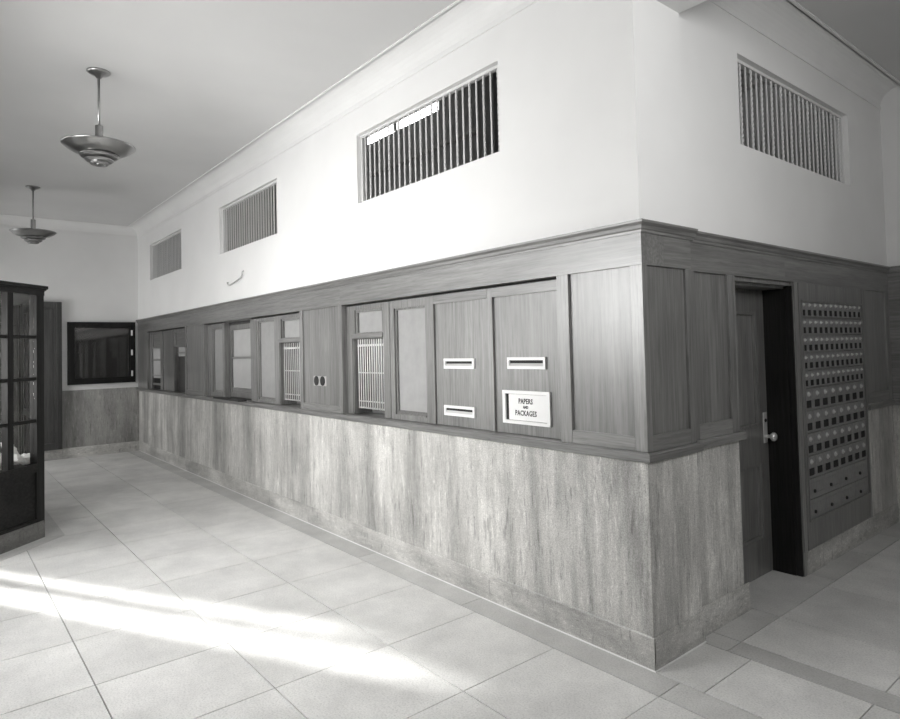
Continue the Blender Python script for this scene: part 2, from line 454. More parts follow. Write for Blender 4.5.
solid_panel(-7.257, -6.47, -7.20, -6.53, 1.085, ZF)
obj('stile', MB().box(-L + 0.012, -9.217, 0.0, 0.19, ZL, ZF), 'oak_v', screen)
F0, F1 = 0.05, 0.09; ZI = ZF - 0.014
for a, b in (O1, O2, O3): obj('head_shadow_board', MB().box(a, b, 0.12, 0.19, ZI - 0.03, ZF), 'mid_v', screen)  # dark board in an added groove, building in the header's shadow line
def istile(x0, x1, y0=F0, y1=0.19): obj('stile', MB().box(x0, x1, y0, y1, ZL, ZI, 0.0015), 'oak_v', screen)
def itop(x0, x1, z=1.872): obj('rail', MB().box(x0, x1, F0, 0.19, z, ZI), 'oak_x', screen)
# mullions between the lights of each opening
for a, b in ((-2.95, -2.87), (-2.392, -2.303), (-1.836, -1.742), (-1.182, -1.135)): istile(a, b)
for a, b in ((-6.47, -6.40), (-5.93, -5.905), (-5.068, -4.900), (-4.431, -4.322)): istile(a, b)
for a, b in ((-9.217, -9.18), (-8.66, -8.535), (-8.08, -7.955)): istile(a, b)

def slot_panel(x0, x1):
    obj('panel', MB().box(x0, x1, 0.064, 0.085, ZL, 1.858), 'oak_v', screen)
    obj('rail', MB().box(x0, x1, F0, 0.10, 1.858, ZI), 'oak_x', screen)
slot_panel(-1.742, -1.182); slot_panel(-1.135, -0.552)
obj('panel', MB().box(-8.535, -8.08, 0.066, 0.09, ZL, ZI), 'oak_v', screen)

def ring(mb, x0, x1, z0, z1, wl, wr, wb, wt, y0, y1):
    mb.box(x0, x0 + wl, y0, y1, z0, z1).box(x1 - wr, x1, y0, y1, z0, z1)
    mb.box(x0 + wl, x1 - wr, y0, y1, z0, z0 + wb).box(x0 + wl, x1 - wr, y0, y1, z1 - wt, z1)
    return mb

def glazed_light(name, x0, x1, gx0, gx1, gz0, gz1, label, y=0.056, glass='obscure'):
    t = thing(name, ((x0 + x1) / 2, y + 0.03, ZL), label, 'glazed panel', 'obscure glass panels in the oak screen')
    f = MB(); ring(f, x0, x1, ZL, ZI, gx0 - x0, x1 - gx1, gz0 - ZL, ZI - gz1, y, y + 0.05)
    obj('frame', f, 'oak_v', t)
    b = MB(); ring(b, gx0, gx1, gz0, gz1, 0.018, 0.012, 0.006, 0.014, y + 0.012, y + 0.04)
    b.extrude((0, y, 0), DX, -DY, [(0.0, gz0), (0.0, gz0 + 0.006), (-0.024, gz0 + 0.030), (-0.024, gz0)], gx0 + 0.018, gx1 - 0.012)
    obj('glazing_bead', b, 'oak_v', t)
    obj('glass', MB().box(gx0 + 0.01, gx1 - 0.008, y + 0.026, y + 0.032, gz0 + 0.02, gz1 - 0.01), glass, t)
glazed_light('glazed_panel', -2.303, -1.836, -2.245, -1.848, 1.066, 1.858, 'tall obscure glass panel beside the barred window nearest the letter slots')
glazed_light('glazed_panel', -4.900, -4.431, -4.868, -4.444, 1.056, 1.885, 'tall obscure glass panel in the middle bay, next to its barred window')
glazed_light('glazed_panel', -6.40, -5.93, -6.32, -5.965, 1.08, 1.862, 'narrow obscure glass panel at the far end of the middle bay')

def service_window(x0, x1, label, grille=True, pane='obscure'):
    """upper fixed sash over a barred opening"""
    t = thing('service_window', ((x0 + x1) / 2, 0.1, ZL), label, 'service window', 'service windows in the oak screen')
    f = MB()
    ring(f, x0, x1, 1.684, ZI, 0.05, 0.012, 0.004, 0.036, 0.050, 0.10)
    ring(f, x0 + 0.05, x1 - 0.012, 1.688, 1.88, 0.022, 0.006, 0.006, 0.020, 0.062, 0.10)
    obj('upper_sash', f, 'oak_v', t)
    obj('upper_glass', MB().box(x0 + 0.06, x1 - 0.014, 0.082, 0.088, 1.69, 1.872), pane, t)
    obj('meeting_rail', MB().box(x0 - 0.0, x1, 0.040, 0.115, 1.645, 1.684, 0.004), 'oak_x', t)
    obj('jamb', MB().box(x0, x0 + 0.012, 0.060, 0.235, ZL, 1.645), 'oak_v', t)
    obj('back_shutter', MB().box(x0 + 0.012, x1, 0.225, 0.235, ZL, 1.645), 'back', t)
    if grille:
        g = thing('wicket_grille', (0, 0, 0), '', '') if False else None
        m = MB()
        for z, r in ((1.590, 0.009), (1.367, 0.005), (1.135, 0.006), (1.082, 0.006)):
            m.box(x0 + 0.014, x1, 0.100 - r * 0.5, 0.100 + r * 0.5, z - r, z + r)
        gr = obj('grille', m, 'grille', t)
        n = 13
        bar0 = None
        for k in range(n):
            x = x0 + 0.035 + (x1 - x0 - 0.06) * k / (n - 1)
            if bar0 is None:
                bar0 = obj('grille_bar', MB().tube([(x, 0.092, 1.075), (x, 0.092, 1.64)], 0.0048, 8), 'grille', t, origin=(x, 0.092, 1.075))
                bar0.parent = gr; bar0.location = Vector((x, 0.092, 1.075)) - world_of(gr)
            else:
                c = bar0.copy(); COL.objects.link(c); c.parent = gr
                c.location = bar0.location + Vector(((x1 - x0 - 0.06) * k / (n - 1), 0, 0))
    return t
service_window(-2.87, -2.392, 'barred service window of the nearest bay, beside the plain panel with a switch plate')
service_window(-4.322, -3.747, 'barred service window of the middle bay, at the end nearest the switch plate')

# sash window with drawn light shade (middle bay)
t = thing('sash_window', (-5.49, 0.13, ZL), 'wide sash window with pale pane halves behind a deep dark reveal, middle bay', 'service window', 'service windows in the oak screen')
f = MB(); ring(f, -5.905, -5.068, ZL + 0.01, ZF, 0.06, 0.02, 0.055, 0.10, 0.125, 0.165)
obj('frame', f, 'oak_v', t)
obj('reveal', MB().box(-5.905, -5.895, 0.06, 0.125, ZL, ZF).box(-5.895, -5.07, 0.06, 0.125, ZF - 0.01, ZF), 'oak_v', t)
obj('upper_pane', MB().box(-5.845, -5.088, 0.150, 0.155, 1.512, 1.83), 'shade', t)
obj('lower_pane', MB().box(-5.845, -5.088, 0.140, 0.145, 1.15, 1.488), 'shade', t)
obj('meeting_rail', MB().box(-5.845, -5.088, 0.130, 0.165, 1.488, 1.512), 'oak_x', t)
obj('bottom_rail', MB().box(-5.845, -5.088, 0.128, 0.16, 1.083, 1.15, 0.004), 'oak_x', t)
tag(obj('deal_tray', MB().box(-5.92, -5.12, -0.075, 0.02, ZL + 0.0005, ZL + 0.014, 0.003).box(-5.92, -5.12, -0.075, -0.070, ZL + 0.013, ZL + 0.02), 'black'),
    'dark shallow tray on the ledge below the wide sash window', 'tray')

# far bay: two windows
def far_window(x0, x1, label, raised):
    t = thing('sash_window', ((x0 + x1) / 2, 0.12, ZL), label, 'service window', 'service windows in the oak screen')
    f = MB(); ring(f, x0, x1, 1.66, ZI, 0.05, 0.03, 0.03, 0.046, 0.06, 0.10)
    obj('upper_sash', f, 'oak_v', t)
    obj('upper_glass', MB().box(x0 + 0.04, x1 - 0.02, 0.076, 0.082, 1.67, 1.90), 'oak_x', t)
    obj('jamb', MB().box(x0, x0 + 0.012, 0.06, 0.235, ZL, 1.66), 'oak_v', t)
    zt = 1.18 if not raised else 1.52
    r = MB()
    if not raised:
        r.box(x0 + 0.012, x1, 0.078, 0.086, 1.20, 1.66)
        obj('lower_pane', r, 'shade', t)
        obj('glazing_bar', MB().box(x0 + 0.012, x1, 0.066, 0.078, 1.472, 1.49).box(x0 + 0.012, x1, 0.066, 0.078, 1.235, 1.25), 'oak_x', t)
        obj('back_shutter', MB().box(x0 + 0.012, x1, 0.09, 0.10, ZL, 1.20), 'dark_v', t)
        obj('bottom_rail', MB().box(x0 + 0.012, x1, 0.07, 0.09, 1.09, 1.12), 'oak_x', t)
    else:
        r.box(x0 + 0.012, x1, 0.112, 0.118, 1.53, 1.66)
        obj('lower_pane', r, 'shade', t)
        obj('glazing_bar', MB().box(x0 + 0.012, x1, 0.10, 0.112, 1.572, 1.59), 'oak_x', t)
        obj('back_shutter', MB().box(x0 + 0.012, x1, 0.12, 0.13, ZL, 1.53), 'mid_v', t)
far_window(-9.18, -8.66, 'sash window at the far end of the screen, closest to the notice board', False)
far_window(-7.955, -7.257, 'sash window of the far bay with only a small pale strip under its upper sash', True)

# letter slots
def letter_slot(x0, x1, z0, z1, label):
    y = 0.064
    t = thing('letter_slot', ((x0 + x1) / 2, y, (z0 + z1) / 2), label, 'letter slot', 'letter slots in the oak panels')
    f = MB(); ring(f, x0, x1, z0, z1, 0.017, 0.017, 0.018, 0.018, y - 0.012, y)
    obj('frame', f, 'white', t)
    obj('slot', MB().box(x0 + 0.016, x1 - 0.016, y - 0.002, y, z0 + 0.017, z1 - 0.017), 'slot', t)
    b = MB().extrude((0, y, 0), DX, -DY, [(0.0, z0 + 0.017), (0.010, z0 + 0.018), (0.002, z0 + 0.034), (0, z0 + 0.034)], x0 + 0.017, x1 - 0.017)
    obj('flap', b, 'brass', t)
letter_slot(-1.640, -1.326, 1.412, 1.480, 'white framed letter slot, upper of the two on one panel')
letter_slot(-1.648, -1.332, 1.098, 1.166, 'white framed letter slot low on the panel, just above the ledge')
letter_slot(-1.014, -0.700, 1.416, 1.486, 'white framed letter slot directly above the lettered parcel hatch')

# parcel hatch with lettering
y = 0.064
x0, x1, z0, z1 = -1.062, -0.672, 1.090, 1.288
t = thing('parcel_hatch', ((x0 + x1) / 2, y, (z0 + z1) / 2), 'white parcel hatch lettered PAPERS AND PACKAGES', 'hatch')
f = MB(); ring(f, x0, x1, z0, z1, 0.024, 0.024, 0.020, 0.020, y - 0.014, y)
obj('frame', f, 'white', t)
obj('gap', MB().box(x0 + 0.024, x0 + 0.05, y - 0.003, y, z0 + 0.02, z1 - 0.02), 'slot', t)
obj('flap', MB().box(x0 + 0.050, x1 - 0.024, y - 0.0095, y, z0 + 0.022, z1 - 0.022, 0.002), 'white', t)
def lettering(lines, xc, y, mat, parent, name):
    me_all = bmesh.new()
    for txt, z, size in lines:
        cu = bpy.data.curves.new('lettering', 'FONT'); cu.body = txt; cu.size = size; cu.align_x = 'CENTER'
        cu.extrude = 0.0006; cu.offset = 0.0008; cu.resolution_u = 2; cu.space_character = 1.08
        o = bpy.data.objects.new('lettering', cu); COL.objects.link(o)
        dg = bpy.context.evaluated_depsgraph_get(); dg.update()
        me = bpy.data.meshes.new_from_object(o.evaluated_get(dg))
        me.transform(Matrix.Translation((xc, y, z)) @ Matrix.Rotation(math.pi / 2, 4, 'X') @ Matrix.Diagonal((0.92, 1.15, 1, 1)))
        me_all.from_mesh(me); bpy.data.objects.remove(o); bpy.data.curves.remove(cu); bpy.data.meshes.remove(me)
    mb = MB(); mb.bm.free(); mb.bm = me_all
    return obj(name, mb, mat, parent)
lettering([('PAPERS', 1.212, 0.037), ('AND', 1.184, 0.020), ('PACKAGES', 1.142, 0.037)], -0.868, y - 0.0101, 'ink', t, 'lettering')

# switch plate
t = thing('switch_plate', (-3.38, 0.016, 1.29), 'metal plate with two dark round sockets on the plain oak panel', 'switch plate')
obj('plate', MB().box(-3.495, -3.262, 0.010, 0.016, 1.247, 1.333, 0.002), 'grille', t)
for x in (-3.437, -3.320):
    obj('socket', MB().lathe((x, 0.011, 1.290), [(0, 0), (0.042, 0), (0.042, 0.006), (0.036, 0.008), (0, 0.008)], 20, -DY), 'black', t)
    obj('screw', MB().lathe((x, 0.011, 1.325), [(0, 0), (0.005, 0), (0.004, 0.003), (0, 0.003)], 10, -DY), 'brass', t)

# bent wire high on the plaster
tag(obj('wire_bracket', MB().tube([(-5.13, 0.010, 2.455), (-5.13, -0.006, 2.445), (-5.13, -0.008, 2.405), (-5.17, -0.009, 2.385), (-5.36, -0.010, 2.350), (-5.50, -0.010, 2.330), (-5.56, -0.010, 2.34), (-5.60, -0.008, 2.365), (-5.61, 0.010, 2.37)], 0.007, 6), 'grille'),
    'thin bent grey wire on the plaster above the middle bay', 'wire bracket')

# ------------------------------------------------------------------ pier and mailbox wall panelling
pp = thing('pier_panelling', (-0.01, 0.22, 0.98), 'oak panelling around the outer corner pier between long wall and door', 'panelling')
obj('cornice', MB().extrude((0, 0, 0), DY, DX, CORN, 0.0, 0.470, 1, 0), 'oak_y', pp)
obj('ledge', MB().extrude((0, 0, 0), DY, DX, LED, 0.0, 0.462, 1, 0), 'oak_y', pp)
obj('frieze', MB().box(-0.019, 0.0, 0.1905, 0.440, ZF, ZT), 'oak_y', pp)
obj('stile', MB().box(-0.019, 0, 0.383, 0.440, ZL, ZF, 0.001), 'shade_v', pp)
obj('rail', MB().box(-0.019, -0.001, 0.045, 0.383, ZL, 1.103), 'oak_y', pp)
obj('panel', MB().box(-0.019, -0.014, 0.045, 0.383, 1.103, ZF), 'shade_v', pp)
obj('return_board', MB().box(XM + 0.002, -0.0195, 0.415, 0.440, ZL, ZT), 'shade_v', pp)

mp = thing('door_wall_panelling', (XM, 1.0, 0.98), 'oak panelling with cornice over the door and lock boxes', 'panelling')
obj('cornice', MB().extrude((XM, 0, 0), DY, DX, CORN, 0.470, YE - 0.03), 'oak_y', mp)
obj('ledge', MB().extrude((XM, 0, 0), DY, DX, LED, 0.463, 0.985), 'oak_y', mp)
obj('ledge', MB().extrude((XM, 0, 0), DY, DX, LED, 2.99, YE - 0.03), 'oak_y', mp)
obj('frieze', MB().box(XM - 0.15, XM, 0.441, 1.62, ZF, ZT), 'oak_y', mp)
obj('frieze', MB().box(XM - 0.15, XM, 1.62, YE - 0.013, ZF, ZT), 'oak_y', mp)
for a, b in ((0.441, 0.524), (0.875, 0.935), (2.99, 3.05), (3.50, YE - 0.013)): obj('stile', MB().box(XM - 0.15, XM, a, b, ZL, ZF, 0.001), 'shade_v', mp)
for a, b in ((0.524, 0.875), (3.05, 3.50)):
    obj('rail', MB().box(XM - 0.15, XM - 0.0015, a, b, ZL, 1.108), 'oak_y', mp)
    obj('panel', MB().box(XM - 0.15, XM - 0.016, a, b, 1.108, ZF), 'shade_v', mp)

# door and its casing
DD = XM - 0.20
casing = MB()
casing.box(DD - 0.02, XM, 0.935, 0.957, ZL - 0.04, ZF).box(DD - 0.02, XM - 0.01, 0.948, 0.957, 0, ZL - 0.04)
casing.box(DD - 0.02, XM, 1.745, 1.80, 0.157, ZF).box(DD - 0.02, XM - 0.005, 1.745, 1.789, 0, 0.157)
casing.box(DD - 0.02, XM - 0.02, 0.957, 1.725, 1.905, ZF).box(DD - 0.02, XM - 0.06, 0.957, 1.725, 1.89, 1.905)
struct('trim_10', casing, 'shade_v')
struct('trim_13', MB().box(DD - 0.02, XM - 0.05, 1.725, 1.745, 0, 1.89).box(DD - 0.02, XM - 0.012, 1.733, 1.745, 0, 1.905), 'dark_v')  # door reveal in dark wood, its shade put into the colour
dr = MB()
Y0, Y1, ZA = 0.960, 1.722, 1.888
x0, x1 = DD - 0.04, DD
dr.box(x0, x1, Y0, Y0 + 0.11, 0.004, ZA).box(x0, x1, Y1 - 0.11, Y1, 0.004, ZA)
for a, b in ((0.004, 0.24), (0.73, 0.98), (1.74, ZA)): dr.box(x0, x1, Y0 + 0.11, Y1 - 0.11, a, b)
door = struct('door_1', dr, 'shade_v')
obj('upper_panel', MB().box(x0 + 0.01, x1 - 0.024, Y0 + 0.11, Y1 - 0.11, 0.98, 1.74), 'shade_v', door)
obj('lower_panel', MB().box(x0 + 0.01, x1 - 0.024, Y0 + 0.11, Y1 - 0.11, 0.24, 0.73), 'shade_v', door)
m = MB()
for a, b in ((0.98, 1.74), (0.24, 0.73)):
    yl, yr = Y0 + 0.11, Y1 - 0.11
    m.box(x1 - 0.024, x1 - 0.004, yl, yl + 0.018, a, b).box(x1 - 0.024, x1 - 0.004, yr - 0.018, yr, a, b)
    m.box(x1 - 0.024, x1 - 0.004, yl + 0.018, yr - 0.018, a, a + 0.018).box(x1 - 0.024, x1 - 0.004, yl + 0.018, yr - 0.018, b - 0.018, b)
obj('panel_moulding', m, 'shade_v', door)
lp = obj('lock_plate', MB().box(x1, x1 + 0.006, 1.655, 1.705, 0.86, 1.065, 0.002), 'brass', door)
obj('keyhole', MB().lathe((x1 + 0.006, 1.68, 1.01), [(0, 0), (0.013, 0), (0.011, 0.006), (0, 0.007)], 16, DX), 'black', lp)
obj('knob', MB().lathe((x1 + 0.006, 1.68, 0.905), [(0, 0), (0.016, 0), (0.012, 0.012), (0.011, 0.03), (0.02, 0.036), (0.029, 0.046), (0.029, 0.058), (0.021, 0.068), (0, 0.070)], 24, DX), 'brass', lp, True)
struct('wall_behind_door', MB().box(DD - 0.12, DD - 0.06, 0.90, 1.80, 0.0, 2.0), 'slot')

# ------------------------------------------------------------------ lock boxes
UY0, UY1 = 1.803, 2.985
unit = thing('lock_box_unit', (XM, (UY0 + UY1) / 2, 0.157), 'tall oak framed bank of post office lock boxes beside the door', 'mailboxes')
BY0, BY1, BZ1 = 1.845, 2.945, 1.815
H1, H2, H3 = 0.1195, 0.151, 0.138
BZ0 = BZ1 - 5 * H1 - 4 * H2 - 2 * H3
fr = MB()
fr.box(XM - 0.16, XM + 0.004, UY0, BY0, 0.1575, ZF - 0.001).box(XM - 0.16, XM + 0.004, BY1, UY1, 0.1575, ZF - 0.001)
fr.box(XM - 0.16, XM + 0.002, BY0, BY1, BZ1, ZF - 0.001).box(XM - 0.16, XM + 0.002, BY0, BY1, 0.1575, BZ0)
fr.box(XM - 0.16, XM - 0.14, BY0, BY1, BZ0, BZ1)
obj('frame', fr, 'shade_v', unit)
bd = MB(); 
for z in (BZ1 - 0.012, BZ0): bd.box(XM + 0.002, XM + 0.010, BY0, BY1, z, z + 0.012)
bd.box(XM + 0.004, XM + 0.010, BY0 - 0.012, BY0, BZ0, BZ1).box(XM + 0.004, XM + 0.010, BY1, BY1 + 0.012, BZ0, BZ1)
obj('bead_moulding', bd, 'shade_v', unit)
def box_door(name, w, h, kind):
    """local: face looks along +X, y across, z up, origin at lower corner"""
    e = 0.0025
    d = MB(); xb, xf = -0.012, 0.0
    if kind == 'drawer':
        d.box(xb, xf, e, w - e, e, h - e, 0.002)
        d.box(xf, xf + 0.003, 0.03, w - 0.03, 0.03, 0.036).box(xf, xf + 0.003, 0.03, w - 0.03, h - 0.036, h - 0.03)
    else:
        wz0, wz1 = h * 0.12, h * 0.46; wy0, wy1 = w * 0.13, w * 0.87
        d.box(xb, xf, e, wy0, e, h - e).box(xb, xf, wy1, w - e, e, h - e)
        d.box(xb, xf, wy0, wy1, e, wz0).box(xb, xf, wy0, wy1, wz1, h - e)
        t_ = 0.004
        d.box(xf, xf + t_, wy0 - 0.005, wy0, wz0 - 0.005, wz1 + 0.005).box(xf, xf + t_, wy1, wy1 + 0.005, wz0 - 0.005, wz1 + 0.005)
        d.box(xf, xf + t_, wy0, wy1, wz0 - 0.005, wz0).box(xf, xf + t_, wy0, wy1, wz1, wz1 + 0.005)
    o = obj(name, d, 'boxmetal', unit, local=True)
    kids = []
    if kind != 'drawer':
        kids.append(obj('box_window', MB().box(-0.006, -0.004, wy0, wy1, wz0, wz1), 'slot', o, local=True))
        r = min(w, h) * 0.13
        kids.append(obj('dial', MB().lathe((0.0, w * 0.5, h * 0.74), [(0, 0.0), (r, 0.0), (r, 0.004), (r * 0.7, 0.006), (r * 0.35, 0.012), (0, 0.013)], 12, DX), 'dial', o, local=True))
    else:
        kids.append(obj('knob', MB().lathe((0.0, w * 0.36, h * 0.36), [(0, 0), (0.012, 0), (0.012, 0.01), (0, 0.014)], 12, DX), 'black', o, local=True))
    return o, kids
def lay(name, cols, rows, ztop, h, kind):
    w = (BY1 - BY0) / cols; src = None
    for r in range(rows):
        for c in range(cols):
            loc = Vector((-0.004, BY0 + c * w, ztop - (r + 1) * h)) + Vector((XM, 0, 0)) - Vector(unit.location)
            if src is None:
                src, kids = box_door(name, w, h, kind); src.location = loc
            else:
                o = src.copy(); COL.objects.link(o); o.parent = unit; o.location = loc
                for k in kids:
                    q = k.copy(); COL.objects.link(q); q.parent = o
lay('small_box_door', 12, 5, BZ1, H1, 'box')
lay('medium_box_door', 8, 4, BZ1 - 5 * H1, H2, 'box')
lay('large_box_door', 4, 2, BZ1 - 5 * H1 - 4 * H2, H3, 'drawer')

# ------------------------------------------------------------------ ventilator grilles
def vent(a0, a1, along, label):
    z0, z1 = VZ0, VZ1; dep = 0.05; nb = 24
    if along == 'x':
        loc = ((a0 + a1) / 2, PY + dep, z0); P = lambda s, t: (s, PY + t)
    else:
        loc = (-0.034 - dep, (a0 + a1) / 2, z0); P = lambda s, t: (-0.034 - t, s)
    t = thing('ventilator_grille', loc, label, 'grille', 'barred ventilator openings high in the plaster')
    f = MB(); w_ = 0.018
    def bx(s0, s1, za, zb):
        (xa, ya), (xb2, yb2) = P(s0, dep - 0.012), P(s1, dep + 0.012)
        f.box(xa, xb2, ya, yb2, za, zb)
    bx(a0, a0 + w_, z0, z1); bx(a1 - w_, a1, z0, z1); bx(a0 + w_, a1 - w_, z0, z0 + w_); bx(a0 + w_, a1 - w_, z1 - w_, z1)
    obj('frame', f, 'bar', t)
    pb = tb = None
    for k in range(nb):
        s = a0 + w_ + (a1 - a0 - 2 * w_) * (k + 0.5) / nb
        x, y = P(s, dep); lo = Vector((x, y, z0 + w_)) - Vector(loc)
        if k % 2 == 0:
            if pb is None:
                pb = obj('plain_bar', (MB().box(-0.006, 0.006, -0.004, 0.004, 0, z1 - z0 - 2 * w_, 0.001) if along == 'x' else MB().box(-0.004, 0.004, -0.006, 0.006, 0, z1 - z0 - 2 * w_, 0.001)), 'bar', t, local=True); pb.location = lo
            else: copy_part(pb, t, lo)
        else:
            if tb is None:
                tb = obj('twisted_bar', MB().twist(0, 0, 0, z1 - z0 - 2 * w_, 0.0082, 4.0, 80), 'bar', t, local=True); tb.location = lo
            else: copy_part(tb, t, lo)
vent(*VENTS[0], 'x', 'large white barred ventilator on the long wall, the one nearest the corner')
vent(*VENTS[1], 'x', 'white barred ventilator above the middle service windows')
vent(*VENTS[2], 'x', 'smallest looking barred ventilator, at the far end of the long wall')
vent(SV0, SV1, 'y', 'barred ventilator in the shaded wall above the door')

# ------------------------------------------------------------------ notice case on the far wall
XN = -L
t = thing('notice_case', (XN, -0.515, 1.125), 'dark glazed notice case on the far wall, reflecting the room', 'notice case')
f = MB(); ya, yb, za, zb = -0.995, -0.045, 1.125, 2.105
def yring(mb, ya, yb, za, zb, w_, xa, xb2):
    mb.box(xa, xb2, ya, ya + w_, za, zb).box(xa, xb2, yb - w_, yb, za, zb)
    mb.box(xa, xb2, ya + w_, yb - w_, za, za + w_).box(xa, xb2, ya + w_, yb - w_, zb - w_, zb)
yring(f, ya, yb, za, zb, 0.075, XN, XN + 0.05)
obj('frame', f, 'dark_v', t)
g = MB(); yring(g, ya + 0.075, yb - 0.075, za + 0.075, zb - 0.075, 0.018, XN + 0.02, XN + 0.04)
obj('glazing_bead', g, 'dark_v', t)
obj('back_board', MB().box(XN, XN + 0.008, ya + 0.075, yb - 0.075, za + 0.075, zb - 0.075), 'slot', t)
obj('glass', MB().box(XN + 0.025, XN + 0.029, ya + 0.075, yb - 0.075, za + 0.075, zb - 0.075), 'glass', t)
for z in (1.27, 1.61, 1.93): obj('hinge', MB().box(XN + 0.05, XN + 0.056, yb - 0.065, yb - 0.04, z - 0.045, z + 0.045, 0.002), 'brass', t)

# tall dark cabinet front on the far wall
t = thing('tall_cabinet', (XN, -1.6, 0.157), 'tall dark wooden cabinet front on far wall, mostly hidden behind the vestibule', 'cabinet')
f = MB(); yring(f, -2.15, -1.072, 0.157, 2.41, 0.10, XN + 0.011, XN + 0.07)
obj('frame', f, 'mid_v', t)
obj('door', MB().box(XN + 0.011, XN + 0.045, -2.05, -1.172, 0.257, 2.31), 'mid_v', t)
obj('moulding', MB().box(XN + 0.07, XN + 0.085, -1.14, -1.115, 0.16, 2.40).box(XN + 0.07, XN + 0.085, -2.10, -2.075, 0.16, 2.40), 'mid_v', t)

# ------------------------------------------------------------------ vestibule
r2 = math.sqrt(0.5)
C1 = Vector((-4.89, -1.85, 0)); D1 = Vector((r2, -r2, 0)); N1 = Vector((r2, r2, 0))
C2 = Vector((-6.31, -1.85, 0)); D2 = Vector((-r2, -r2, 0)); N2 = Vector((-r2, r2, 0))
ve = thing('vestibule', (-5.6, -2.6, 0.0), 'dark wooden glazed entrance vestibule on a stone plinth at the left edge', 'vestibule')
FL = C1.x - C2.x
E_ = 2.17
def chunk(name, o, d, n, segs, n0, n1, z0, z1, mat):
    for a, b in segs: obj(name, MB().obox(o, d, n, a, b, n0, n1, z0, z1), mat, ve)
chunk('plinth', C1, D1, N1, ((0.0, 0.66), (1.24, E_)), -0.07, 0.002, 0, 0.148, 'plinth')
chunk('plinth', C1, -DX, DY, ((0.0, 0.30), (FL - 0.30, FL)), -0.07, 0.002, 0, 0.148, 'plinth')
chunk('plinth', C2, D2, N2, ((0.0, E_),), -0.07, 0.002, 0, 0.148, 'plinth')
chunk('post', C1, D1, N1, ((0.0, 0.085),), -0.065, 0.0, 0.148, 2.10, 'dark_v')
chunk('post', C1, D1, N1, ((0.60, 0.66), (1.24, 1.32), (2.08, E_)), -0.065, 0.0, 0.0, 2.10, 'dark_v')
chunk('post', C1, -DX, DY, ((0.0, 0.08), (FL - 0.08, FL), (0.26, 0.32), (FL - 0.32, FL - 0.26)), -0.065, 0.0, 0.148, 2.10, 'dark_v')
chunk('post', C2, D2, N2, ((0.0, 0.08), (0.7, 0.76), (1.4, 1.46), (2.08, E_)), -0.065, 0.0, 0.148, 2.10, 'dark_v')
# chamfer facing the camera: solid panel below, four-high glazing above
pa = MB().obox(C1, D1, N1, 0.085, 0.60, -0.05, -0.018, 0.148, 0.60)
obj('panel', pa, 'dark_x', ve)
mo = MB()
mo.obox(C1, D1, N1, 0.085, 0.60, -0.05, -0.004, 0.148, 0.175); obj('rail', mo, 'dark_x', ve); mo = MB()
mo.obox(C1, D1, N1, 0.085, 0.60, -0.06, -0.004, 0.575, 0.60).obox(C1, D1, N1, 0.085, 0.60, -0.06, 0.012, 0.60, 0.650)
obj('rail', mo, 'dark_x', ve)
mu = MB().obox(C1, D1, N1, 0.335, 0.395, -0.055, 0.0, 0.65, 2.10)
obj('mullion', mu, 'dark_v', ve)
for z in (1.015, 1.375, 1.735):
    chunk('glazing_bar', C1, D1, N1, ((0.085, 0.335), (0.395, 0.60)), -0.045, -0.008, z - 0.014, z + 0.014, 'dark_x')
obj('glass', MB().obox(C1, D1, N1, 0.085, 0.60, -0.030, -0.026, 0.65, 2.10), 'glass', ve)
obj('inner_shelf', MB().obox(C1, D1, N1, 0.03, 0.60, -0.42, -0.065, 0.600, 0.632), 'dark_x', ve)
chunk('shelf_bracket', C1, D1, N1, ((0.18, 0.20), (0.55, 0.57)), -0.36, -0.065, 0.36, 0.600, 'dark_x')
# sidelight beyond the doorway of that chamfer
obj('panel', MB().obox(C1, D1, N1, 1.32, 2.08, -0.05, -0.018, 0.148, 0.62), 'dark_x', ve)
obj('glass', MB().obox(C1, D1, N1, 1.32, 2.08, -0.03, -0.026, 0.62, 2.10), 'glass', ve)
# front with two glazed doors
for a, b in ((0.08, 0.26), (FL - 0.26, FL - 0.08)):
    obj('panel', MB().obox(C1, -DX, DY, a, b, -0.05, -0.018, 0.148, 0.62), 'dark_x', ve)
    obj('glass', MB().obox(C1, -DX, DY, a, b, -0.03, -0.026, 0.62, 2.10), 'glass', ve)
for k, (a, b) in enumerate(((0.325, FL / 2 - 0.004), (FL / 2 + 0.004, FL - 0.325))):
    d = MB(); d.obox(C1, -DX, DY, a, a + 0.08, -0.055, -0.012, 0.008, 2.095).obox(C1, -DX, DY, b - 0.08, b, -0.055, -0.012, 0.008, 2.095)
    for za, zb in ((0.008, 0.30), (1.0, 1.06), (2.0, 2.095)): d.obox(C1, -DX, DY, a + 0.08, b - 0.08, -0.055, -0.012, za, zb)
    dd = obj('door', d, 'dark_v', ve)
    obj('door_glass', MB().obox(C1, -DX, DY, a + 0.08, b - 0.08, -0.035, -0.031, 0.30, 2.0), 'glass', dd)
    obj('push_bar', MB().tube([tuple(C1 - DX * (a + 0.05) + DY * 0.03 + DZ * 1.03), tuple(C1 - DX * (b - 0.05) + DY * 0.03 + DZ * 1.03)], 0.012), 'brass', dd)
for a, b in ((0.08, 0.7), (0.76, 1.4), (1.46, 2.08)):
    obj('panel', MB().obox(C2, D2, N2, a, b, -0.05, -0.018, 0.148, 0.62), 'dark_x', ve)
    obj('panel', MB().obox(C2, D2, N2, a, b, -0.05, -0.018, 0.62, 2.10), 'dark_v', ve)
def poly_prism(mb, pts, z0, z1):
    A = [mb.bm.verts.new((p[0], p[1], z0)) for p in pts]; B = [mb.bm.verts.new((p[0], p[1], z1)) for p in pts]
    k = len(pts)
    for i in range(k): mb.bm.faces.new((A[i], A[(i + 1) % k], B[(i + 1) % k], B[i]))
    mb.bm.faces.new(A[::-1]); mb.bm.faces.new(B); return mb
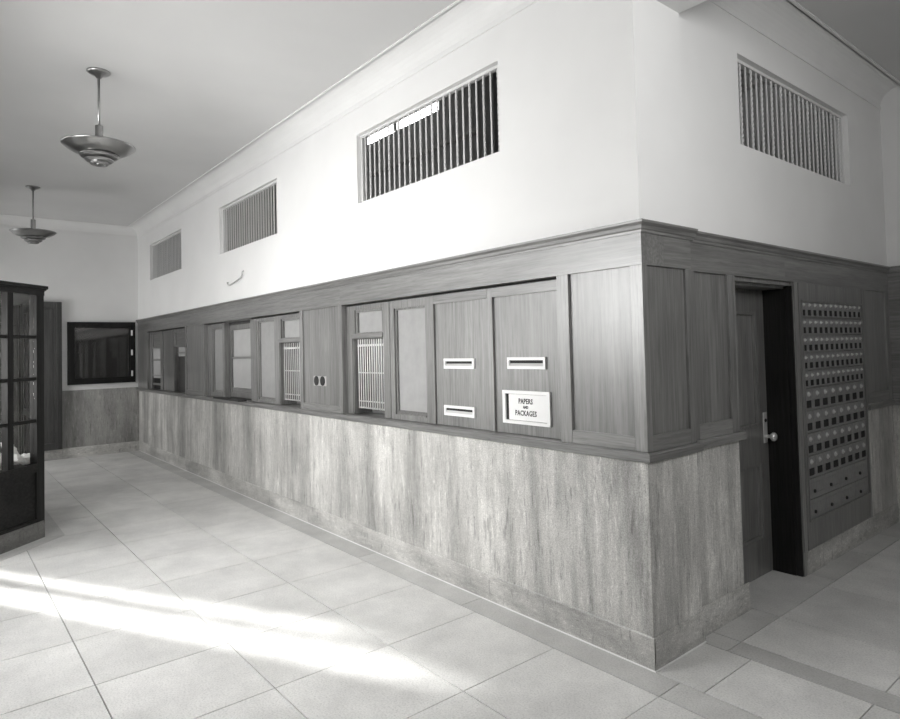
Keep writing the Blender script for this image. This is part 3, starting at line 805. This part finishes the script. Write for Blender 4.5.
def outline(off):
    a = off * math.tan(math.pi / 8)
    p1 = C1 + DY * off + DX * a; p2 = C2 + DY * off - DX * a
    e = E_ - 0.01
    return [tuple(p1), tuple(C1 + D1 * e + N1 * off), tuple(C2 + D2 * e + N2 * off), tuple(p2)]
obj('frieze', poly_prism(MB(), outline(0.004), 2.10, 2.145), 'dark_x', ve)
obj('cornice', poly_prism(poly_prism(MB(), outline(0.018), 2.145, 2.158), outline(0.032), 2.158, 2.182), 'dark_x', ve)
# border of darker stone around the plinth
bs = MB(); qi, qo = outline(0.003), outline(0.14)
for a, b in ((0, 1), (3, 0)):
    poly_prism(bs, [qi[a], qi[b], qo[b], qo[a]], 0.0004, 0.003)
struct('trim_11', bs, 'border')
# paper bundles on the shelf: folded sheets rolled and crumpled
def bundle(s, n, z, rot, tilt, ln, rad, label):
    p = C1 + D1 * s + N1 * n
    m = MB(); rnd = random.Random(int(s * 1000 + z * 77))
    dirv = Vector((math.cos(rot) * math.cos(tilt), math.sin(rot) * math.cos(tilt), math.sin(tilt)))
    sidev = Vector((-math.sin(rot), math.cos(rot), 0)); upv = dirv.cross(sidev) * -1
    zc = z + rad + abs(math.sin(tilt)) * ln / 2
    rings = []; NS, NR = 9, 16
    for i in range(NS + 1):
        f = i / NS; c = p + DZ * zc + dirv * (ln * (f - 0.5))
        rr = rad * (0.72 + 0.28 * math.sin(math.pi * f)); ring_ = []
        for k in range(NR):
            a = 2 * math.pi * k / NR
            q = rr * (1 + 0.16 * math.sin(5 * a + 1.3 * i) + rnd.uniform(-0.10, 0.10))
            ring_.append(m.bm.verts.new(c + sidev * math.cos(a) * q + upv * math.sin(a) * q * 0.9))
        rings.append(ring_)
    for a, b in zip(rings, rings[1:]):
        for k in range(NR): m.bm.faces.new((a[k], a[(k + 1) % NR], b[(k + 1) % NR], b[k]))
    m.bm.faces.new(rings[0][::-1]); m.bm.faces.new(rings[-1])
    o = obj('paper_bundle', m, 'paper', None, False, origin=(p.x, p.y, z))
    tag(o, label, 'paper bundle', 'pale bundles behind the vestibule glass')
bundle(0.055, -0.125, 0.634, 0.9, 0.0, 0.10, 0.052, 'small pale paper bundle next to the corner post, behind the vestibule glass')
bundle(0.172, -0.130, 0.634, -0.3, 0.25, 0.15, 0.050, 'pale ribbed paper bundle just right of the vestibule mullion')
bundle(0.330, -0.125, 0.634, -0.75, 0.10, 0.17, 0.046, 'pale paper bundle left of the vestibule mullion, nearest the left edge')
bundle(0.060, -0.270, 0.634, -0.7, 0.95, 0.19, 0.048, 'upright pale paper bundle leaning at the back, standing highest in the heap')
bundle(0.215, -0.275, 0.634, -0.8, 0.15, 0.20, 0.062, 'large pale paper bundle at the back of the heap, behind the mullion')

# ------------------------------------------------------------------ pendant lamps
def pendant(x, y, label):
    t = thing('pendant_lamp', (x, y, HC), label, 'pendant lamp', 'metal pendant lamps')
    c = (x, y, HC)
    obj('canopy', MB().lathe(c, [(0, 0), (0.078, 0), (0.078, -0.008), (0.06, -0.02), (0.03, -0.03), (0.016, -0.05), (0, -0.05)]), 'alum', t, True)
    obj('rod', MB().tube([(x, y, HC - 0.04), (x, y, HC - 0.44)], 0.0085, 12), 'alum', t, True)
    obj('sleeve', MB().lathe(c, [(0, -0.40), (0.012, -0.40), (0.026, -0.405), (0.026, -0.55), (0, -0.55)], 24), 'alum', t)
    zr = -0.570
    obj('reflector', MB().lathe((x, y, HC + zr), [(0.024, 0.012), (0.06, 0.006), (0.08, -0.012), (0.12, -0.046), (0.126, -0.050), (0.13, -0.048), (0.175, -0.034), (0.21, -0.014), (0.234, 0.006), (0.241, 0.012), (0.241, 0.018), (0.232, 0.014), (0.208, -0.006), (0.17, -0.024), (0.12, -0.036), (0.075, -0.004), (0.06, 0.012), (0.024, 0.018)], 64), 'alum', t, True)
    obj('top_cap', MB().lathe((x, y, HC + zr), [(0, 0.040), (0.085, 0.034), (0.098, 0.026), (0.085, 0.020), (0, 0.020)], 40), 'alum', t)
    obj('middle_ring', MB().lathe((x, y, HC + zr), [(0.080, -0.036), (0.105, -0.043), (0.128, -0.055), (0.130, -0.063), (0.118, -0.073), (0.088, -0.080), (0.080, -0.078)], 48), 'alum', t)
    obj('lower_ring', MB().lathe((x, y, HC + zr), [(0.050, -0.072), (0.078, -0.077), (0.094, -0.087), (0.094, -0.095), (0.082, -0.105), (0.050, -0.109)], 40), 'alum', t)
    obj('bottom_louvre', MB().lathe((x, y, HC + zr), [(0, -0.100), (0.060, -0.100), (0.062, -0.120), (0.055, -0.127), (0.042, -0.125), (0.040, -0.114), (0.026, -0.114), (0.024, -0.127), (0, -0.127)], 32), 'alum', t)
pendant(-3.512, -1.660, 'larger looking metal pendant lamp, nearer of the two on the ceiling')
pendant(-7.60, -1.65, 'farther metal pendant lamp, hanging lower in the picture above the vestibule')

# ------------------------------------------------------------------ light
def area(name, loc, size, energy, target, spread=140):
    l = bpy.data.lights.new(name, 'AREA'); l.shape = 'RECTANGLE'; l.size, l.size_y = size; l.energy = energy
    l.color = (1, 0.999, 0.993); l.spread = math.radians(spread)
    o = bpy.data.objects.new(name, l); COL.objects.link(o); o.location = loc
    o.rotation_euler = (Vector(target) - Vector(loc)).to_track_quat('-Z', 'Y').to_euler()
    return o
def daylight(name, w, z0, z1, energy, ty):
    cx = (w[0] + w[1]) / 2; cz = (z0 + z1) / 2
    area(name, (cx, YF - 0.08, cz), (w[1] - w[0] - 0.14, z1 - z0 - 0.14), energy, (cx, 0, ty))
daylight('transom_daylight', TR, 2.30, 3.25, 34, 0.9)
daylight('slot_sheen_light', SL, 0.85, 2.12, 26, 1.3)  # added lamp, lends the slot panels their sheen
daylight('window_daylight', WN, 0.95, 2.80, 97, 1.0)
area('wing_fill_light', (XE + 0.06, (WE[0] + WE[1]) / 2, 2.8), (1.35, 1.0), 46, (0, (WE[0] + WE[1]) / 2 + 0.5, 2.5), 150)  # added fill that brightens the wing walls
daylight('far_window_daylight', WF, 0.80, 2.20, 26, 1.2)
sun = bpy.data.lights.new('sun', 'SUN'); sun.energy = 17; sun.angle = math.radians(2.0); sun.color = (1, 0.999, 0.993)
so = bpy.data.objects.new('sun', sun); COL.objects.link(so)
az, el = math.radians(28.0), math.radians(19.5)
so.rotation_euler = Vector((math.cos(az) * math.cos(el), math.sin(az) * math.cos(el), -math.sin(el))).to_track_quat('-Z', 'Y').to_euler()
so.location = (-12, -8, 6)

wd = bpy.data.worlds.new('sky'); S.world = wd; wd.use_nodes = True
bg = wd.node_tree.nodes['Background']; bg.inputs[0].default_value = (0.8, 0.8, 0.78, 1); bg.inputs[1].default_value = 3.0

# ------------------------------------------------------------------ camera
cam = bpy.data.cameras.new('camera'); co = bpy.data.objects.new('camera', cam); COL.objects.link(co)
R0 = Vector((0.646549917, 0.762457640, -0.0251306860)); R1 = Vector((0.0399507667, -0.000943728755, 0.999201204)); R2 = Vector((-0.761824876, 0.647037446, 0.0310709351))
mat = Matrix((R0, R1, -R2)).transposed().to_4x4(); mat.translation = (1.7939, -2.6035, 1.55)
co.matrix_world = mat
cam.sensor_fit = 'HORIZONTAL'; cam.sensor_width = 36; cam.lens = 637.3285 / 900 * 36
cam.shift_x = -(472.0458 - 450) / 900; cam.shift_y = (327.752 - 359.5) / 900
cam.clip_start = 0.05; cam.clip_end = 200
S.camera = co
S.view_settings.view_transform = 'Standard'; S.view_settings.look = 'None'
S.view_settings.gamma = 1; S.view_settings.exposure = 0.12; S.view_settings.use_curve_mapping = False
